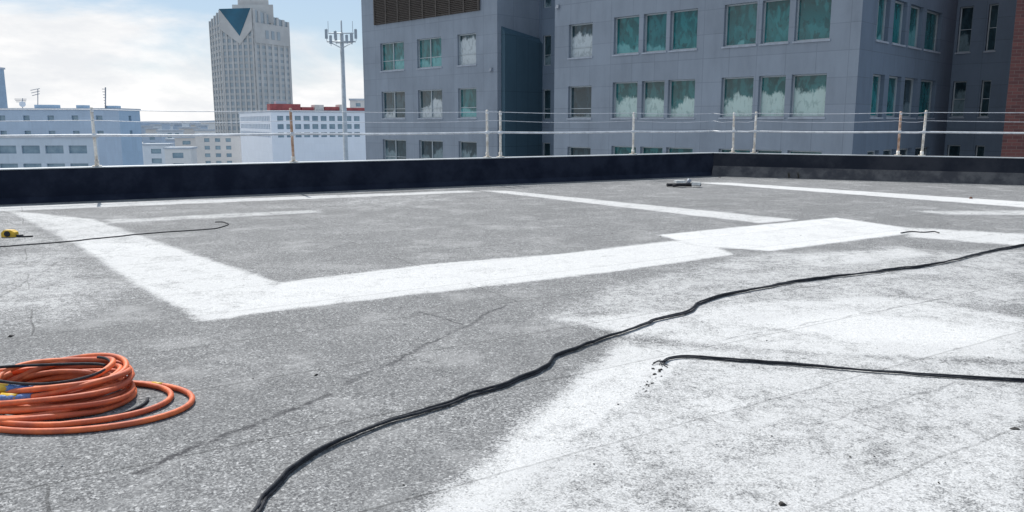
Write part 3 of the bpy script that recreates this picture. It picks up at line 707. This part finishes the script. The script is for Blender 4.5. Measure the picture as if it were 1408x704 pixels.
# per-turn table: dx, dy, ax, ay, z, tilt
T = [(.165, -.045, .585, .40, .018, 0), (.16, -.04, .58, .385, .018, 0), (-.07, .06, .47, .36, .020, 0), (-.03, .02, .42, .29, .026, .0), (-.08, .08, .38, .28, .040, .008), (-.10, .04, .48, .34, .055, .015), (-.02, .10, .42, .32, .068, .02), (-.12, .06, .36, .25, .08, .025), (-.04, .11, .48, .31, .098, .035), (-.12, .08, .41, .29, .108, .035), (-.05, .13, .37, .24, .12, .04), (-.11, .11, .45, .30, .14, .04), (-.07, .13, .36, .23, .152, .04), (-.12, .10, .32, .20, .155, .04)]
hp = []
NT = len(T)-1; K = 48
rr = .0165
for i in range(NT*K+1):
    f = i/K; j = min(int(f), NT-1); t = f-j; tt = t*t*(3-2*t)
    v = [T[j][q_]*(1-tt)+T[j+1][q_]*tt for q_ in range(6)]
    a = -2*math.pi*f+2.6
    mess = 1 if f > 1.6 else .4
    wob = 1+mess*(.045*math.sin(2*a+f*1.9)+.032*math.sin(3*a+f*2.7)+.012*math.sin(7.3*f))
    zz_ = v[4]+v[5]*(math.cos(a)*.8+math.sin(a)*.5)+(.014*math.sin(3*a+f*2.1) if f > 1.8 else 0)
    hp.append(Vector((cpos.x+v[0]+v[2]*wob*math.cos(a), cpos.y+v[1]+v[3]*wob*math.sin(a), max(rr+.001, zz_))))
b_ = MB(); b_.tube(hp, rr, 12); b_.build('hose', m_or, root, o)
bp_ = []
for i in range(int(1.1*K)):
    f = i/K; a = -2*math.pi*f+1.0
    bp_.append(Vector((cpos.x-.10+(.33+.04*math.sin(f*3))*math.cos(a), cpos.y+.11+(.22+.03*math.cos(f*4))*math.sin(a), .19-.03*f+.012*math.sin(2*a+1))))
b_ = MB(); b_.tube(bp_, .009, 8); b_.build('black_hose', m_blk, root, o)
b_ = MB()
bq = [Vector((cpos.x+.02+.47*math.cos(a), cpos.y-.0+.33*math.sin(a), .011)) for a in [(-1.6+i*.07) for i in range(28)]]
b_.tube(bq, .009, 8); b_.build('black_hose', m_blk, root, o)
def nearest(px, py, f0):
    best = min(((abs(proj(p)[0]-px)+abs(proj(p)[1]-py)*1.5+(200 if p.y > cpos.y+.02 else 0), i) for i, p in enumerate(hp) if i > f0*K), key=lambda t: t[0]); return best[1]
used = []
for px, py in ((30, 516), (44, 518), (30, 543), (46, 541), (60, 543)):
    i = nearest(px, py, 1.8)
    if any(abs(i-u_) < 3 for u_ in used): i += 3
    used.append(i)
    b_ = MB(); b_.tube(hp[i-1:i+2], [rr+.004, rr+.008, rr+.004], 12); b_.build('tape_band', m_tape, root, o)
for px, py in ((8, 521), (10, 545), (207, 520)):
    i = nearest(px, py, 1.8) if px < 100 else min(range(len(hp)), key=lambda k: abs(proj(hp[k])[0]-px)+abs(proj(hp[k])[1]-py))
    b_ = MB(); b_.tube(hp[i-1:i+2] if px < 100 else hp[i:i+2], rr+(.010 if px < 100 else .003), 6); b_.build('coupling', m_yel, root, o)

def cable(name, label, pxs, r, strands, m_, amp=.0, tw=1.6, seed=1):
    P_ = [gnd(*p, 0) for p in pxs]
    pts = catmull(P_, 22); mid = pts[len(pts)//2]
    root = thing(name, mid, label, 'cable'); o = root.location; rg = random.Random(seed)
    kk = [rg.uniform(-1, 1) for _ in range(400)]
    def kn(x): j = int(x); t = x-j; return kk[j % 400]*(1-t)+kk[(j+1) % 400]*t
    for s_ in range(strands):
        out = []; L = 0
        for i, p in enumerate(pts):
            t = (pts[min(i+1, len(pts)-1)]-pts[max(i-1, 0)]).normalized(); side = Vector((-t.y, t.x, 0))
            if i: L += (p-pts[i-1]).length
            ph = L*tw+s_*math.pi+.8*math.sin(L*.9); off = (math.cos(ph) if strands > 1 else 0)*r*1.0
            w2 = amp*kn(L*5)+amp*.9*kn(L*12+50)+amp*.25*kn(L*30+90+s_*33)
            zz_ = r+(r*(1+math.sin(ph)) if strands > 1 else 0)
            out.append(Vector((p.x, p.y, 0))+side*(off+w2)+Vector((0, 0, zz_+.001)))
        b_ = MB(); b_.tube(out, r, 9); b_.build('strand', m_, root, o)
    return root
cable('cable', 'thick twin black cable snaking from the bottom edge to the right edge', [(330, 760), (354, 712), (372, 678), (400, 650), (436, 625), (510, 592), (600, 562), (700, 530), (748, 508), (768, 491), (810, 475), (850, 461), (900, 443), (945, 431), (967, 416), (1010, 405), (1100, 388), (1200, 376), (1290, 364), (1350, 350), (1420, 336)], .0085, 2, m_blk, .010)
r2 = cable('cable', 'shorter black cable with a broken end lying on the white paint at right', [(912, 500), (922, 495), (950, 493), (1000, 497), (1100, 504), (1200, 512), (1300, 520), (1440, 527)], .0065, 2, m_blk, .006, seed=5)
e0 = gnd(912, 500)
for k in range(7):
    a = R(140+k*24); L = .05+.02*(k % 3)
    b_ = MB(); b_.tube([e0+Vector((0, 0, .01)), e0+Vector((math.cos(a)*L*.5, math.sin(a)*L*.5, .022-.003*k)), e0+Vector((math.cos(a+.3)*L, math.sin(a+.3)*L, .004))], .003, 5)
    b_.build('frayed_wire', m_blk, r2, r2.location)
m_gcab = mat('grey_cable', (.05, .05, .055), .8, 0, .3, 10)
cable('cable', 'thin dark cable with a hooked end by the left painted band', [(-40, 342), (0, 340), (90, 333), (200, 322), (270, 317), (300, 314), (314, 309), (308, 306), (296, 306)], .008, 1, m_gcab, .012, seed=3)
cable('cable', 'short curl of thin black wire near the far end of the long cable', [(1238, 321), (1252, 319), (1268, 320), (1284, 319), (1292, 321)], .008, 1, m_gcab, .006, seed=4)

# debris
m_deb = mat('dark_debris', (.035, .032, .03), .9, 0, .4, 20)
m_deb2 = mat('brown_debris', (.16, .07, .04), .9, 0, .4, 20)
m_deb3 = mat('pale_grit', (.5, .49, .47), .9, 0, .4, 20)
def chip(px, py, sz, label, m_=None, group=None, flat=.5):
    c = gnd(px, py); b_ = MB(); n_ = 7; lo = []; up_ = []
    st_ = random.uniform(.5, 1.0); an = random.uniform(0, 3.14)
    for k in range(n_):
        a = 2*math.pi*k/n_; r1 = sz*random.uniform(.5, 1.2); ex = r1*math.cos(a); ey = r1*math.sin(a)*st_
        X = ex*math.cos(an)-ey*math.sin(an); Y = ex*math.sin(an)+ey*math.cos(an)
        lo.append(Vector((c.x+X, c.y+Y, .002))); up_.append(Vector((c.x+X*.6, c.y+Y*.6, sz*flat*random.uniform(.6, 1.2))))
    b_.hexa(lo, up_); ob = b_.build('debris_chip', m_ or m_deb, None, c); tag(ob, label, 'debris', group); return ob
chip(435, 516, .018, 'dark crumb on bare grey roofing in the middle foreground')
chip(1075, 694, .02, 'dark crumb at the bottom edge right of centre')
chip(1395, 590, .028, 'flat dark flake near the right edge of the roof', None, None, .25)
chip(15, 463, .025, 'dark crumb just behind the orange hose pile')
chip(1335, 273, .07, 'small reddish brown lump on the far right of the roof', m_deb2)
chip(990, 244, .05, 'dark lump at the foot of the parapet corner')
g = 'crumbs of black sheathing beside the broken cable end'
for k in range(26):
    t = random.random()**1.4
    px = 908-32*t+random.gauss(0, 4+3*t); py = 508+36*t+random.gauss(0, 3)
    chip(px, py, random.uniform(.003, .013)*(1.3-t*.5), 'black crumb scattered beside the broken end of the shorter cable', None, g)
g = 'scattered dark specks across the roof'
for k in range(90):
    px = random.uniform(20, 1390); py = random.choice([random.uniform(262, 330), random.uniform(300, 690)])
    chip(px, py, random.uniform(.003, .010)*(1.7 if py < 330 else 1), 'tiny dark speck of grit on the roof surface', None, g)
g = 'scattered pale pebbles across the roof'
for k in range(50):
    px = random.uniform(20, 1390); py = random.uniform(440, 695)
    chip(px, py, random.uniform(.003, .007), 'tiny pale pebble of grit on the roof surface', m_deb3, g, .8)

# yellow and black gadget at left
c = gnd(15, 326)
root = thing('tape_measure', c, 'small yellow and black gadget lying on the roof at far left', 'tool'); o = root.location
b_ = MB()
pr_ = [(-.11, 0), (-.11, .06), (-.07, .10), (.03, .10), (.08, .07), (.09, 0)]
b_.hexa([c+Vector((x_, -.04, z_+.003)) for x_, z_ in pr_][::-1], [c+Vector((x_, .05, z_+.003)) for x_, z_ in pr_][::-1]); b_.build('body', m_yel, root, o)
b_ = MB(); b_.tube([c+Vector((-.02, -.055, .05)), c+Vector((-.02, .065, .05))], .04, 14); b_.build('hub', m_blk, root, o)
b_ = MB(); b_.box(c+Vector((.13, 0, .02)), .07, .05, .03); b_.build('clip', m_blk, root, o)
b_ = MB(); b_.tube([c+Vector((.1, 0, .02)), c+Vector((.2, -.03, .012)), c+Vector((.3, .02, .01))], .011, 6); b_.build('strap', m_blk, root, o)

# small fittings near the corner
c = gnd(940, 257)
root = thing('metal_fittings', c, 'small heap of black and pale metal fittings before the parapet corner', 'tool'); o = root.location
m_pale = mat('pale_cloth', (.7, .72, .72), .9, 0, .3, 10)
b_ = MB(); b_.tube([c+Vector((-.42, .0, .05)), c+Vector((-.1, .08, .05)), c+Vector((.2, 0, .05))], .04, 8); b_.build('pipe', m_blk, root, o)
b_ = MB(); b_.tube([c+Vector((-.3, -.12, .04)), c+Vector((.1, -.1, .08)), c+Vector((.42, -.02, .05))], .032, 8); b_.build('pipe', m_blk, root, o)
b_ = MB(); b_.box(c+Vector((-.12, -.08, .14)), .26, .14, .06, rz=.3); b_.build('fitting', m_pale, root, o)
b_ = MB(); b_.box(c+Vector((.28, -.12, .09)), .2, .12, .08, rz=-.4); b_.build('fitting', m_pale, root, o)
b_ = MB(); b_.tube([c+Vector((.1, .05, .05)), c+Vector((.16, .05, .19))], .05, 8); b_.build('cap', m_ant, root, o)

# weed tufts at parapet foot
m_weed = mat('dry_weed', (.06, .055, .04), .9, 0, .4, 20)
for px, lb in ((1086, 'dry weed tuft at the foot of the grey parapet, left one of the pair'), (1099, 'dry weed tuft at the foot of the grey parapet, right one of the pair')):
    u = u_of(px, G1, dR, 0); c = G1+dR*u-nR*.2; b_ = MB()
    for k in range(26):
        a = random.uniform(0, 6.28); L = random.uniform(.1, .24); t = Vector((math.cos(a)*L*.35, math.sin(a)*L*.35, L)); s_ = Vector((-math.sin(a), math.cos(a), 0))*.007
        b_.face([c-s_, c+s_, c+t*.6+s_*.6, c+t, c+t*.6-s_*.6])
    tag(b_.build('weed_tuft', m_weed, None, c), lb, 'plant', 'dry weeds along the parapet')
